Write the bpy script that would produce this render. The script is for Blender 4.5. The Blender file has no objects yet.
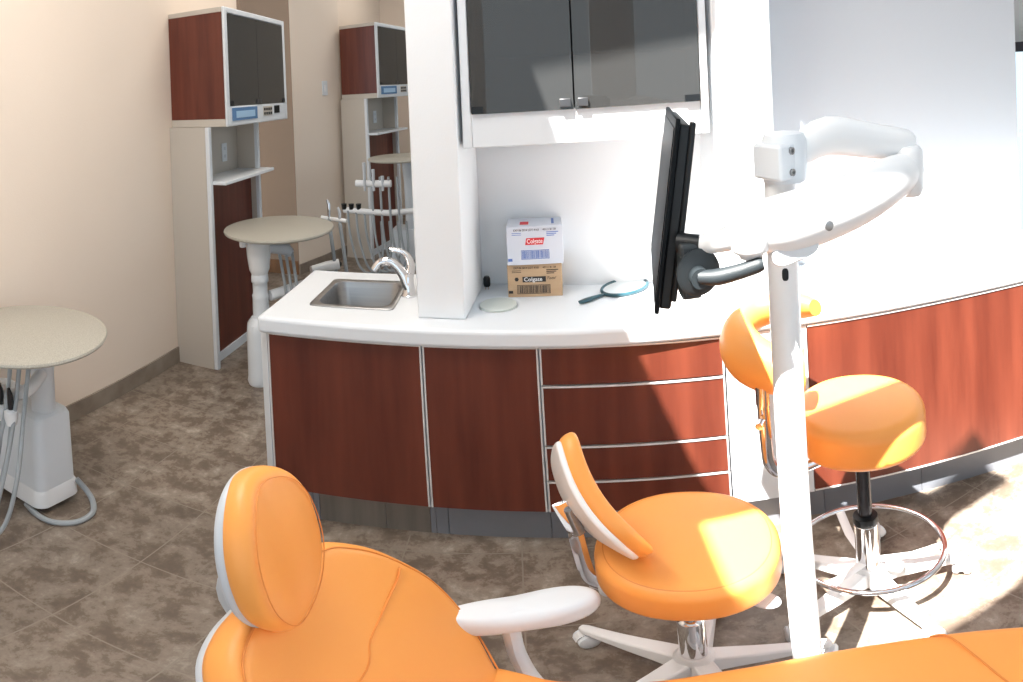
import bpy, bmesh, random
from math import *
from mathutils import Vector, Matrix
import numpy as np
random.seed(4)
S = bpy.context.scene
COL = S.collection

# ---------------------------------------------------------------- camera
ROLL = .05
cd = bpy.data.cameras.new('camera')
cam = bpy.data.objects.new('camera', cd)
COL.objects.link(cam)
S.camera = cam
cd.type = 'PANO'                       # the photograph is a swept phone panorama
cd.panorama_type = 'EQUIRECTANGULAR'
cd.longitude_min = -512/548
cd.longitude_max = 511/548
cd.latitude_max = 85/620
cd.latitude_min = -597/620
cd.clip_start = .02
cR, sR = cos(ROLL), sin(ROLL)
cam.matrix_world = Matrix(((cR, sR, 0, 0), (0, 0, -1, 0), (-sR, cR, 0, 1.65), (0, 0, 0, 1)))

# ---------------------------------------------------------------- light
W = bpy.data.worlds.new('sky')
S.world = W
W.use_nodes = True
bg = W.node_tree.nodes['Background']
bg.inputs[0].default_value = (.72, .87, 1.0, 1)
bg.inputs[1].default_value = 1.7
sl = bpy.data.lights.new('sun', 'SUN')
sl.energy = 33
sl.angle = radians(.6)
sl.color = (1.0, .97, .92)
so = bpy.data.objects.new('sun', sl)
COL.objects.link(so)
SUN = Vector((.404, .35, -1)).normalized()
so.rotation_euler = SUN.to_track_quat('-Z', 'Y').to_euler()
so.location = (-2, -2, 5)
def fill_light(x, y, sx, sy, power):  # unseen area fill, added to brighten the left side and far room
    l = bpy.data.lights.new('fill_light', 'AREA'); l.shape = 'RECTANGLE'; l.size = sx; l.size_y = sy; l.energy = power; l.color = (1.0, .93, .85)
    o = bpy.data.objects.new('fill_light', l); COL.objects.link(o); o.location = (x, y, 3.36)
fill_light(-.98, 1.0, .6, 1.2, 50)
fill_light(-1.2, 3.6, .6, 1.2, 24)
fill_light(-.9, 6.4, .6, 1.2, 16)
S.view_settings.view_transform = 'Standard'
S.view_settings.look = 'None'
S.view_settings.gamma = 1
S.view_settings.use_curve_mapping = False
S.view_settings.exposure = 0

# ---------------------------------------------------------------- materials
def srgb(r, g, b):
    f = lambda c: c/12.92 if c <= .04045 else ((c+.055)/1.055)**2.4
    return (f(r/255), f(g/255), f(b/255), 1)

def mat(name, col, rough=.5, metal=0., coat=0., bump=0., bscale=200., vary=None, vscale=(6, 6, 6), spec=.5, trans=0., detail=4):
    m = bpy.data.materials.new(name)
    m.use_nodes = True
    nt = m.node_tree
    b = nt.nodes['Principled BSDF']
    b.inputs['Base Color'].default_value = col
    b.inputs['Roughness'].default_value = rough
    b.inputs['Metallic'].default_value = metal
    b.inputs['Coat Weight'].default_value = coat
    b.inputs['Coat Roughness'].default_value = .15
    b.inputs['Specular IOR Level'].default_value = spec
    b.inputs['Transmission Weight'].default_value = trans
    tc = nt.nodes.new('ShaderNodeTexCoord')
    if vary:
        mp = nt.nodes.new('ShaderNodeMapping'); mp.inputs['Scale'].default_value = vscale
        nz = nt.nodes.new('ShaderNodeTexNoise'); nz.inputs['Scale'].default_value = 1; nz.inputs['Detail'].default_value = detail
        rp = nt.nodes.new('ShaderNodeValToRGB')
        rp.color_ramp.elements[0].position = .3; rp.color_ramp.elements[1].position = .7
        rp.color_ramp.elements[0].color = col; rp.color_ramp.elements[1].color = vary
        nt.links.new(tc.outputs['Object'], mp.inputs[0]); nt.links.new(mp.outputs[0], nz.inputs[0])
        nt.links.new(nz.outputs[0], rp.inputs[0]); nt.links.new(rp.outputs[0], b.inputs['Base Color'])
    if bump:
        nb = nt.nodes.new('ShaderNodeTexNoise'); nb.inputs['Scale'].default_value = bscale; nb.inputs['Detail'].default_value = 3
        bp = nt.nodes.new('ShaderNodeBump'); bp.inputs['Strength'].default_value = bump; bp.inputs['Distance'].default_value = .002
        nt.links.new(tc.outputs['Object'], nb.inputs[0]); nt.links.new(nb.outputs[0], bp.inputs['Height'])
        nt.links.new(bp.outputs[0], b.inputs['Normal'])
    return m

M = {}
M['cream'] = mat('cream_paint', (.80, .68, .57, 1), .7, bump=.25, bscale=120, vary=(.82, .70, .59, 1), vscale=(1.5, 1.5, 1.5))
M['tan'] = mat('tan_paint', (.26, .185, .13, 1), .7, bump=.2, bscale=120)
M['white_paint'] = mat('white_paint', (.76, .78, .80, 1), .6, bump=.15, bscale=150)
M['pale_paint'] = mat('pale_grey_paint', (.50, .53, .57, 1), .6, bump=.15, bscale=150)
M['ceiling'] = mat('ceiling_paint', (.80, .80, .80, 1), .8)
M['laminate'] = mat('white_laminate', (.70, .73, .76, 1), .35)
M['greige'] = mat('putty_laminate', (.53, .48, .42, 1), .5, bump=.08, bscale=300)
M['wood'] = mat('cherry_veneer', (.165, .039, .021, 1), .34, vary=(.090, .018, .010, 1), vscale=(15, 15, 1.3), bump=.05, bscale=80, detail=8)
M['edge'] = mat('aluminium_edging', (.80, .80, .80, 1), .35, metal=.35)
M['kick'] = mat('grey_kick_laminate', (.17, .18, .20, 1), .35, vary=(.21, .22, .25, 1), vscale=(3, 3, 3))
M['kicksteel'] = mat('brushed_bronze_kick', (.20, .18, .16, 1), .35, metal=.4, vary=(.26, .23, .20, 1), vscale=(30, 30, 2))
M['steel'] = mat('brushed_steel', (.33, .33, .335, 1), .30, metal=1., vary=(.40, .395, .39, 1), vscale=(2, 90, 90))
M['chrome'] = mat('chrome', (.78, .78, .80, 1), .08, metal=1.)
M['darksteel'] = mat('dark_gas_lift', (.06, .06, .065, 1), .2, metal=.6)
M['orange'] = mat('orange_vinyl', (.88, .35, .075, 1), .42, bump=.12, bscale=420, vary=(.90, .365, .08, 1), vscale=(3, 3, 3))
M['seam'] = mat('orange_stitching', (.74, .25, .045, 1), .6)
M['plastic'] = mat('white_plastic', (.74, .78, .82, 1), .32)
M['plastic_w'] = mat('enamelled_white', (.84, .85, .86, 1), .28)
M['grey_plastic'] = mat('pale_grey_plastic', (.55, .58, .62, 1), .4)
M['hose'] = mat('grey_hose', (.33, .36, .38, 1), .45)
M['black'] = mat('black_plastic', (.008, .010, .012, 1), .4, spec=.3)
M['blackgloss'] = mat('black_gloss', (.006, .008, .010, 1), .45, spec=.1)
M['charcoal'] = mat('charcoal_grip', (.018, .024, .028, 1), .5, bump=.2, bscale=500)
M['speck'] = mat('speckled_top', (.47, .45, .39, 1), .4, vary=(.34, .32, .27, 1), vscale=(220, 220, 220), detail=2)
M['latchsteel'] = mat('dull_steel', (.12, .12, .125, 1), .35, metal=.8)
M['carton'] = mat('brown_carton', (.48, .32, .19, 1), .8, bump=.2, bscale=200, vary=(.52, .36, .22, 1), vscale=(8, 8, 60))
M['cartonw'] = mat('white_carton', (.62, .65, .72, 1), .6)
M['red'] = mat('red_print', (.65, .03, .04, 1), .6)
M['inkblue'] = mat('blue_print', (.12, .20, .50, 1), .6)
M['ink'] = mat('black_print', (.03, .025, .025, 1), .7)
M['white_ink'] = mat('white_print', (.85, .85, .85, 1), .6)
M['darkcab'] = mat('dark_interior', (.035, .037, .042, 1), .7)
M['lcd'] = mat('blue_display', (.10, .22, .42, 1), .2)
M['lcd_bar'] = mat('pale_display', (.35, .55, .75, 1), .3)
M['woodtrim'] = mat('oak_trim', (.22, .10, .035, 1), .5, vary=(.16, .07, .025, 1), vscale=(20, 2, 2))
M['mirror'] = mat('mirror_glass', (.9, .93, .93, 1), .03, metal=1.)
M['teal'] = mat('dark_teal_plastic', (.02, .07, .09, 1), .3)
M['chute'] = mat('chute_liner', (.62, .66, .62, 1), .4)
M['darkframe'] = mat('dark_window_frame', (.03, .035, .05, 1), .4)
M['brass'] = mat('brass_fitting', (.65, .42, .20, 1), .25, metal=.9)

def smoked_glass():
    m = bpy.data.materials.new('smoked_glass'); m.use_nodes = True
    nt = m.node_tree; out = nt.nodes['Material Output']; nt.nodes.remove(nt.nodes['Principled BSDF'])
    t = nt.nodes.new('ShaderNodeBsdfTransparent'); t.inputs[0].default_value = (.20, .22, .23, 1)
    d = nt.nodes.new('ShaderNodeBsdfDiffuse'); d.inputs[0].default_value = (.12, .122, .122, 1)
    g = nt.nodes.new('ShaderNodeBsdfGlossy'); g.inputs[0].default_value = (.9, .88, .84, 1); g.inputs[1].default_value = .02
    m0 = nt.nodes.new('ShaderNodeMixShader'); m0.inputs[0].default_value = .35
    mx = nt.nodes.new('ShaderNodeMixShader'); f = nt.nodes.new('ShaderNodeFresnel'); f.inputs[0].default_value = 1.5
    nt.links.new(t.outputs[0], m0.inputs[1]); nt.links.new(d.outputs[0], m0.inputs[2])
    nt.links.new(f.outputs[0], mx.inputs[0]); nt.links.new(m0.outputs[0], mx.inputs[1]); nt.links.new(g.outputs[0], mx.inputs[2])
    nt.links.new(mx.outputs[0], out.inputs[0])
    return m
M['smoked'] = smoked_glass()

def clear_glass():
    m = bpy.data.materials.new('window_glass'); m.use_nodes = True
    nt = m.node_tree; out = nt.nodes['Material Output']; nt.nodes.remove(nt.nodes['Principled BSDF'])
    t = nt.nodes.new('ShaderNodeBsdfTransparent'); t.inputs[0].default_value = (.93, .97, .97, 1)
    g = nt.nodes.new('ShaderNodeBsdfGlossy'); g.inputs[1].default_value = .01
    mx = nt.nodes.new('ShaderNodeMixShader'); mx.inputs[0].default_value = .06
    nt.links.new(t.outputs[0], mx.inputs[1]); nt.links.new(g.outputs[0], mx.inputs[2]); nt.links.new(mx.outputs[0], out.inputs[0])
    return m
M['glass'] = clear_glass()

def floor_mat():
    m = bpy.data.materials.new('stone_vinyl_tile'); m.use_nodes = True
    nt = m.node_tree; N = nt.nodes; L = nt.links; b = N['Principled BSDF']
    tc = N.new('ShaderNodeTexCoord')
    mp = N.new('ShaderNodeMapping'); mp.inputs['Rotation'].default_value = (0, 0, radians(FLOOR_ROT)); mp.inputs['Location'].default_value = (.05, .145, 0)
    L.new(tc.outputs['Object'], mp.inputs[0])
    br = N.new('ShaderNodeTexBrick'); br.offset = 0; br.squash = 1
    br.inputs['Scale'].default_value = 1; br.inputs['Brick Width'].default_value = .38; br.inputs['Row Height'].default_value = .38
    br.inputs['Mortar Size'].default_value = .003; br.inputs['Mortar Smooth'].default_value = .3; br.inputs['Bias'].default_value = 0
    br.inputs['Color1'].default_value = (.9, .9, .9, 1); br.inputs['Color2'].default_value = (1.15, 1.15, 1.15, 1); br.inputs['Mortar'].default_value = (1, 1, 1, 1)
    L.new(mp.outputs[0], br.inputs['Vector'])
    n1 = N.new('ShaderNodeTexNoise'); n1.inputs['Scale'].default_value = 8; n1.inputs['Detail'].default_value = 9; n1.inputs['Roughness'].default_value = .74; n1.inputs['Distortion'].default_value = .15
    L.new(mp.outputs[0], n1.inputs[0])
    r1 = N.new('ShaderNodeValToRGB'); e = r1.color_ramp.elements
    e[0].position = .40; e[0].color = (.130, .098, .074, 1); e[1].position = .66; e[1].color = (.36, .31, .255, 1)
    x = e.new(.475); x.color = (.165, .126, .096, 1); y_ = e.new(.50); y_.color = (.215, .172, .135, 1); z_ = e.new(.57); z_.color = (.25, .205, .165, 1)
    L.new(n1.outputs[0], r1.inputs[0])
    mu = N.new('ShaderNodeMixRGB'); mu.blend_type = 'MULTIPLY'; mu.inputs[0].default_value = 1
    L.new(r1.outputs[0], mu.inputs[1]); L.new(br.outputs['Color'], mu.inputs[2])
    gm = N.new('ShaderNodeMixRGB'); gm.inputs[2].default_value = (.25, .21, .17, 1)
    L.new(br.outputs['Fac'], gm.inputs[0]); L.new(mu.outputs[0], gm.inputs[1]); L.new(gm.outputs[0], b.inputs['Base Color'])
    b.inputs['Roughness'].default_value = .38
    bp = N.new('ShaderNodeBump'); bp.inputs['Strength'].default_value = .25; bp.inputs['Distance'].default_value = .002
    L.new(n1.outputs[0], bp.inputs['Height']); L.new(bp.outputs[0], b.inputs['Normal'])
    return m
FLOOR_ROT = 0
M['floor'] = floor_mat()

# ---------------------------------------------------------------- helpers
def link(name, bm, m, parent=None, smooth=False, bevel=0, seg=2, loc=None):
    me = bpy.data.meshes.new(name)
    bmesh.ops.recalc_face_normals(bm, faces=bm.faces)
    bm.to_mesh(me); bm.free()
    if isinstance(m, str): m = M[m]
    me.materials.append(m)
    if smooth:
        for p in me.polygons: p.use_smooth = True
        try: me.set_sharp_from_angle(angle=radians(40))
        except Exception: pass
    o = bpy.data.objects.new(name, me); COL.objects.link(o)
    if parent:
        o.parent = parent
        if not parent.get('_local'):
            o.matrix_parent_inverse = parent_world(parent).inverted()
    if bevel:
        b = o.modifiers.new('bevel', 'BEVEL'); b.width = bevel; b.segments = seg; b.limit_method = 'ANGLE'; b.angle_limit = radians(35)
        for p in me.polygons: p.use_smooth = True
        try: me.set_sharp_from_angle(angle=radians(35))
        except Exception: pass
        b.harden_normals = False
    return o

def parent_world(p):
    if p.parent is None: return p.matrix_basis.copy()
    return parent_world(p.parent) @ p.matrix_parent_inverse @ p.matrix_basis

def tag(o, label, cat, group=None):
    o['label'] = label; o['category'] = cat
    if group: o['group'] = group
    return o

def thing(name, label, cat, loc=(0, 0, 0), group=None, rz=0):
    o = bpy.data.objects.new(name, None); COL.objects.link(o)
    o.empty_display_size = .05
    o.location = loc; o.rotation_euler = (0, 0, rz)
    return tag(o, label, cat, group)

def struct(name, bm, m, bevel=0):
    o = link(name, bm, m, bevel=bevel); o['kind'] = 'structure'; return o

def box(bm, x0, x1, y0, y1, z0, z1, mx=None):
    vs = [bm.verts.new((x, y, z)) for z in (z0, z1) for y in (y0, y1) for x in (x0, x1)]
    for f in ((0, 1, 3, 2), (4, 6, 7, 5), (0, 4, 5, 1), (2, 3, 7, 6), (0, 2, 6, 4), (1, 5, 7, 3)):
        bm.faces.new([vs[i] for i in f])
    if mx is not None:
        for v in vs: v.co = mx @ v.co
    return bm

def B(x0, x1, y0, y1, z0, z1, mx=None):
    return box(bmesh.new(), x0, x1, y0, y1, z0, z1, mx)

def prism(bm, poly, z0, z1, mx=None):
    a = [bm.verts.new((p[0], p[1], z0)) for p in poly]; b = [bm.verts.new((p[0], p[1], z1)) for p in poly]
    n = len(poly)
    bm.faces.new(a[::-1]); bm.faces.new(b)
    for i in range(n): bm.faces.new((a[i], a[(i+1) % n], b[(i+1) % n], b[i]))
    if mx is not None:
        for v in a+b: v.co = mx @ v.co
    return bm

def catmull(pts, k=8, closed=False):
    pts = [Vector(p) for p in pts]; n = len(pts); out = []
    R = range(n if closed else n-1)
    for i in R:
        if closed: p0, p1, p2, p3 = pts[i-1], pts[i], pts[(i+1) % n], pts[(i+2) % n]
        else: p0, p1, p2, p3 = pts[max(i-1, 0)], pts[i], pts[i+1], pts[min(i+2, n-1)]
        for j in range(k):
            t = j/k
            out.append(.5*((2*p1)+(p2-p0)*t+(2*p0-5*p1+4*p2-p3)*t*t+(3*p1-p0-3*p2+p3)*t**3))
    if not closed: out.append(pts[-1])
    return out

def tube(bm, pts, r, seg=10, closed=False, smooth=0, flat=None):
    """swept tube; r may be a number or a list per point; flat=(a,b) scales the section"""
    if smooth:
        if isinstance(r, (list, tuple)):
            r = [v.x for v in catmull([(q, 0, 0) for q in r], smooth, closed)]
        pts = catmull(pts, smooth, closed)
    pts = [Vector(p) for p in pts]; n = len(pts)
    rs = r if isinstance(r, (list, tuple)) else [r]*n
    fa, fb = flat or (1, 1)
    def tan_(i):
        if closed: return (pts[(i+1) % n]-pts[i-1]).normalized()
        return (pts[min(i+1, n-1)]-pts[max(i-1, 0)]).normalized()
    t = tan_(0); up = Vector((0, 0, 1)) if abs(t.z) < .9 else Vector((0, 1, 0))
    nrm = (up-t*up.dot(t)).normalized(); rings = []
    for i in range(n):
        t = tan_(i); nrm = (nrm-t*nrm.dot(t)).normalized(); bn = t.cross(nrm)
        rings.append([bm.verts.new(pts[i]+(nrm*cos(2*pi*k/seg)*fa+bn*sin(2*pi*k/seg)*fb)*rs[i]) for k in range(seg)])
    for i in range(n if closed else n-1):
        a, b = rings[i], rings[(i+1) % n]
        for k in range(seg): bm.faces.new((a[k], a[(k+1) % seg], b[(k+1) % seg], b[k]))
    if not closed: bm.faces.new(rings[0][::-1]); bm.faces.new(rings[-1])
    return bm

def lathe(bm, prof, mx=None, seg=40, sx=1, sy=1):
    rings = []
    for r, z in prof:
        if r < 1e-5: rings.append([bm.verts.new((0, 0, z))])
        else: rings.append([bm.verts.new((r*sx*cos(2*pi*k/seg), r*sy*sin(2*pi*k/seg), z)) for k in range(seg)])
    for a, b in zip(rings, rings[1:]):
        for k in range(seg):
            k2 = (k+1) % seg
            if len(a) == 1 and len(b) == 1: continue
            if len(a) == 1: bm.faces.new((a[0], b[k], b[k2]))
            elif len(b) == 1: bm.faces.new((a[k2], a[k], b[0]))
            else: bm.faces.new((a[k], a[k2], b[k2], b[k]))
    if len(rings[0]) > 1: bm.faces.new(rings[0][::-1])
    if len(rings[-1]) > 1: bm.faces.new(rings[-1])
    if mx is not None:
        for ring in rings:
            for v in ring: v.co = mx @ v.co
    return bm

def frame(o, u, v, w):
    u, v, w = Vector(u).normalized(), Vector(v).normalized(), Vector(w).normalized()
    return Matrix(((u.x, v.x, w.x, o[0]), (u.y, v.y, w.y, o[1]), (u.z, v.z, w.z, o[2]), (0, 0, 0, 1)))

def superell(a, b, n=2.2, k=56):
    out = []
    for i in range(k):
        t = 2*pi*i/k; c, s = cos(t), sin(t)
        out.append((a*copysign(abs(c)**(2/n), c), b*copysign(abs(s)**(2/n), s)))
    return out

def pad(bm, outline, mx, h, crown=.01, e=None, bcrown=0, fn=None, groove=False):
    """soft cushion: outline (u,v), half thickness h, rounded rim of radius e, domed top"""
    e = h if e is None else e
    c = (sum(p[0] for p in outline)/len(outline), sum(p[1] for p in outline)/len(outline))
    def ring(inset, w, s=1.):
        r = []
        for p in outline:
            d = Vector((p[0]-c[0], p[1]-c[1])); L = d.length
            q = d*((L-inset)/L)*s
            x, y = c[0]+q.x, c[1]+q.y
            r.append(bm.verts.new(mx @ Vector((x, y, w+(fn(x, y) if fn else 0)))))
        return r
    rings = [[bm.verts.new(mx @ Vector((c[0], c[1], h+crown+(fn(*c) if fn else 0))))]]
    for s in (.15, .3, .45, .6, .72, .83, .92, .97): rings.append(ring(e, h+crown*(1-s*s), s))
    if groove:
        rings.append(ring(e*1.0, h-.0015)); rings.append(ring(e*.9, h-.004)); rings.append(ring(e*.8, h-.001))
        A0 = 20
    else: A0 = 0
    for a in range(A0, 91, 15): rings.append(ring(e*(1-sin(radians(a))), h-e*(1-cos(radians(a)))))
    for a in range(90, -1, -15): rings.append(ring(e*(1-sin(radians(a))), -h+e*(1-cos(radians(a)))))
    rings.append(ring(e, -h-bcrown*.5, .6)); rings.append([bm.verts.new(mx @ Vector((c[0], c[1], -h-bcrown+(fn(*c) if fn else 0))))])
    n = len(outline)
    for a, b in zip(rings, rings[1:]):
        for k in range(n):
            k2 = (k+1) % n
            if len(a) == 1: bm.faces.new((a[0], b[k], b[k2]))
            elif len(b) == 1: bm.faces.new((a[k2], a[k], b[0]))
            else: bm.faces.new((a[k], a[k2], b[k2], b[k]))
    return bm

def text(name, s, size, mx, m, parent, ext=.0004, shear=0, bold=0, w=None):
    cu = bpy.data.curves.new(name, 'FONT'); cu.body = s; cu.size = size; cu.extrude = ext; cu.shear = shear; cu.offset = bold
    cu.align_x = 'CENTER'; cu.align_y = 'CENTER'
    t = bpy.data.objects.new(name, cu); COL.objects.link(t)
    dg = bpy.context.evaluated_depsgraph_get(); me = bpy.data.meshes.new_from_object(t.evaluated_get(dg))
    bpy.data.objects.remove(t); me.name = name
    if w:
        xs = [v.co.x for v in me.vertices]; k = w/(max(xs)-min(xs))
        for v in me.vertices: v.co.x *= k
    me.transform(mx)
    me.materials.clear(); me.materials.append(M[m])
    o = bpy.data.objects.new(name, me); COL.objects.link(o)
    if parent:
        o.parent = parent; o.matrix_parent_inverse = parent_world(parent).inverted()
    return o

def T(x, y, z): return Matrix.Translation((x, y, z))
def RZ(a): return Matrix.Rotation(a, 4, 'Z')
def RX(a): return Matrix.Rotation(a, 4, 'X')
def RY(a): return Matrix.Rotation(a, 4, 'Y')

# ---------------------------------------------------------------- setting
ZC = 3.4
fl = struct('floor', B(-4.2, 3.4, -2.5, 8.2, -.1, 0), 'floor')

def sun_cut_ceiling():  # ceiling with an invented opening, outlined to place the sun patches
    bm = bmesh.new()
    X0, X1, Y0, Y1 = -.60, 1.75, -.30, 1.27
    prism(bm, [(-4.2, -2.5), (-1.05, -2.5), (-.87, -.28), (-.66, 1.27), (-.66, 8.2), (-4.2, 8.2)], ZC, ZC+.12); box(bm, X1, 3.4, -2.5, 8.2, ZC, ZC+.12)
    prism(bm, [(-1.05, -2.5), (X1, -2.5), (X1, Y0), (-.87, Y0)], ZC, ZC+.12); prism(bm, [(-.66, Y1), (.08, Y1), (.2, 1.37), (.33, 1.37), (.36, 1.22), (.67, 1.04), (1.09, .82), (X1, .50), (X1, 8.2), (-.66, 8.2)], ZC, ZC+.12)
    prism(bm, [(-.80, .14), (.20, .11), (.20, .27), (-.80, .30)], ZC, ZC+.06)  # unseen tongue added to cast a shade band over arm and tall seat
    return bm
struct('ceiling', sun_cut_ceiling(), 'ceiling')

struct('wall_left', B(-2.33, -2.19, -2.5, 4.08, 0, ZC), 'cream')
struct('wall_hall', prism(bmesh.new(), [(-4.1, 5.16), (-2.19, 5.16), (-2.19, 5.26), (-4.1, 5.26)], 0, ZC), 'tan')
struct('wall_left_far', prism(bmesh.new(), [(-2.185, 5.15), (-1.92, 5.95), (-1.92, 8.1), (-2.3, 8.1), (-2.3, 5.27), (-2.185, 5.27)], 0, ZC), 'cream')
struct('wall_hall_side', B(-4.2, -4.1, 4.2, 5.3, 0, ZC), 'cream')
struct('wall_far', B(-4.2, 3.4, 8.0, 8.15, 0, ZC), 'cream')
def pierced(axis, c0, c1, a0, a1, holes):
    """wall slab with rectangular window holes [(a0,a1,z0,z1)] sorted along the wall"""
    bm = bmesh.new()
    def bb(p, q, z0, z1):
        if axis == 'x': box(bm, p, q, c0, c1, z0, z1)
        else: box(bm, c0, c1, p, q, z0, z1)
    cur = a0
    for (h0, h1, z0, z1) in holes:
        bb(cur, h0, 0, ZC); bb(h0, h1, 0, z0); bb(h0, h1, z1, ZC); cur = h1
    bb(cur, a1, 0, ZC)
    return bm
struct('wall_back', pierced('x', -2.5, -2.38, -4.2, 3.4, [(-2.1, -.9, .5, 2.9), (-.7, .5, .5, 2.9), (1.0, 2.2, .9, 2.5)]), 'white_paint')  # openings are unseen, added to let in fill from the sky
struct('wall_right', pierced('y', 2.62, 2.74, -2.5, 8.2, [(-2.0, -.9, .6, 2.5), (1.2, 2.6, .3, 1.735), (4.2, 7.0, .9, 2.8)]), 'white_paint')  # outer openings are unseen, added for sky fill
w = struct('window_1', B(2.66, 2.67, 1.2, 2.6, .3, 1.735), 'glass')
bm = bmesh.new(); box(bm, 2.56, 2.68, 1.2, 2.6, 1.695, 1.745); box(bm, 2.60, 2.68, 1.2, 1.24, .3, 1.7); box(bm, 2.60, 2.68, 2.56, 2.6, .3, 1.7)
struct('trim_window', bm, 'darkframe')

def base(name, poly, m='kick', z=.1):
    return struct(name, prism(bmesh.new(), poly, 0, z), m)
M['basetile'] = mat('stone_baseboard', (.20, .155, .12, 1), .5, vary=(.30, .25, .20, 1), vscale=(7, 7, 7), detail=7)
base('baseboard_left', [(-2.19, -2.38), (-2.178, -2.38), (-2.178, 3.02), (-2.19, 3.02)], 'basetile', .105)
base('baseboard_hall', [(-4.1, 5.145), (-2.20, 5.145), (-2.20, 5.16), (-4.1, 5.16)], 'woodtrim', .13)
base('baseboard_left_far', [(-2.183, 5.15), (-2.171, 5.147), (-1.906, 5.947), (-1.92, 5.955)], 'basetile', .1)
bm = B(-2.195, -2.184, 4.04, 4.085, 0, 3.3); struct('trim_doorway', bm, 'tan')

# white partition that divides the operatories
def fr(x):            # fitted line of the curved counter front
    return FITP(x)
FX = [-.915, -.614, -.346, .038, .369, .628, .917, 1.304, 1.685]
FY = [1.812, 1.823, 1.810, 1.779, 1.718, 1.655, 1.581, 1.462, 1.290]
_c = np.polyfit(FX, FY, 3)
def FITP(x): return float(np.polyval(_c, x))
def cf(x, off=0):
    """point on the counter front moved out towards the room by off"""
    d = Vector((1, (FITP(x+.005)-FITP(x-.005))/.01)).normalized(); n = Vector((d.y, -d.x))
    return (x+n.x*off, FITP(x)+n.y*off)
def cslab(bm, x0, x1, z0, z1, o0, o1, n=14):
    xs = [x0+(x1-x0)*i/n for i in range(n+1)]
    return prism(bm, [cf(x, o1) for x in xs]+[cf(x, o0) for x in xs[::-1]], z0, z1)

PZ = 2.9
CT = .915
def wall_pt(x): return 2.235-.242*(x+.13)     # rear of the niche
struct('wall_partition_end', prism(bmesh.new(), [(-.363, 1.88), (-.195, 1.862), (-.158, 2.16), (-.158, 2.42), (-.363, 2.42)], CT, PZ), 'white_paint', bevel=.006)
struct('wall_niche', prism(bmesh.new(), [(-.16, wall_pt(-.16)), (.86, wall_pt(.86)), (.9, wall_pt(.9)+.12), (-.16, wall_pt(-.16)+.12)], CT, PZ), 'white_paint')
struct('wall_column', prism(bmesh.new(), [(.712, 1.845), (.905, 1.765), (1.02, 2.0), (1.0, 2.1), (.72, 2.1), (.715, 2.04)], CT, PZ), 'white_paint', bevel=.006)
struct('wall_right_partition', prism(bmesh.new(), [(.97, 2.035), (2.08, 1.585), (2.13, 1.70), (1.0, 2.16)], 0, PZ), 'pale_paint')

# ---------------------------------------------------------------- curved counter run
DZ0, DZ1 = .18, .85
def door(parent, x0, x1, z0, z1, name='door'):
    g = .004
    d = link(name, cslab(bmesh.new(), x0+g, x1-g, z0+g, z1-g, -.018, .0), 'wood', parent)
    bm = bmesh.new(); w = .006
    cslab(bm, x0+g-.001, x0+g+w*.7, z0+g, z1-g, -.018, .0025, 1); cslab(bm, x1-g-w*.7, x1-g+.001, z0+g, z1-g, -.018, .0025, 1)
    cslab(bm, x0+g, x1-g, z1-g-w*.7, z1-g+.001, -.018, .0025)
    e = link('edge_trim', bm, 'edge', d); e['label'] = 'thin pale metal edging'
    return d
def cabinet(name, label, x0, x1, fronts, kick='kick', kname='toe_kick'):
    t = thing(name, label, 'cabinet', ((x0+x1)/2, cf((x0+x1)/2)[1]+.2, 0))
    xs = [x0+(x1-x0)*i/10 for i in range(11)]
    yb = lambda x: min(2.36, 2.30-.22*max(0, x+.2))
    poly = [cf(x, -.02) for x in xs]+[(x1, yb(x1)), (x0, yb(x0))]
    bm = bmesh.new(); prism(bm, poly, .168, .178)
    for xa, xb in ((x0, x0+.018), (x1-.018, x1)):
        prism(bm, [cf(xa, -.02), cf(xb, -.02), (xb, yb(xb)), (xa, yb(xa))], .178, .848)
    prism(bm, [(x0+.018, yb(x0)-.01), (x1-.018, yb(x1)-.01), (x1-.018, yb(x1)), (x0+.018, yb(x0))], .178, .848)
    link('carcass', bm, 'laminate', t)
    for (a, b, z0, z1, nm) in fronts: door(t, a, b, z0, z1, nm)
    for (a, b, kk) in kick:
        link('toe_kick', cslab(bmesh.new(), a+.001, b-.001, 0, .167, -.075, -.06), kk, t)
    return t
XA, XB, XC, XD = -.912, -.343, .045, .636
cabinet('sink_cabinet', 'wide dark cherry curved cabinet with one door under the sink', XA, XB, [(XA, XB, DZ0, DZ1, 'door')],
        [(XA+.02, -.79, 'kick'), (-.79, -.765, 'kick'), (-.765, -.52, 'kicksteel'), (-.52, XB-.02, 'kicksteel'), (XB-.02, XB, 'kick')])
cabinet('base_cabinet', 'narrow cherry curved cabinet with one door between sink cabinet and drawers', XB, XC, [(XB, XC, DZ0, DZ1, 'door')],
        [(XB, -.30, 'kick'), (-.30, XC, 'kick')])
cabinet('drawer_cabinet', 'curved cherry cabinet with four drawers behind the orange stool', XC, XD,
        [(XC, XD, .71, DZ1, 'drawer'), (XC, XD, .475, .71, 'drawer'), (XC, XD, .325, .475, 'drawer'), (XC, XD, DZ0, .325, 'drawer')],
        [(XC, .35, 'kick'), (.35, XD, 'kick')])
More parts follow.
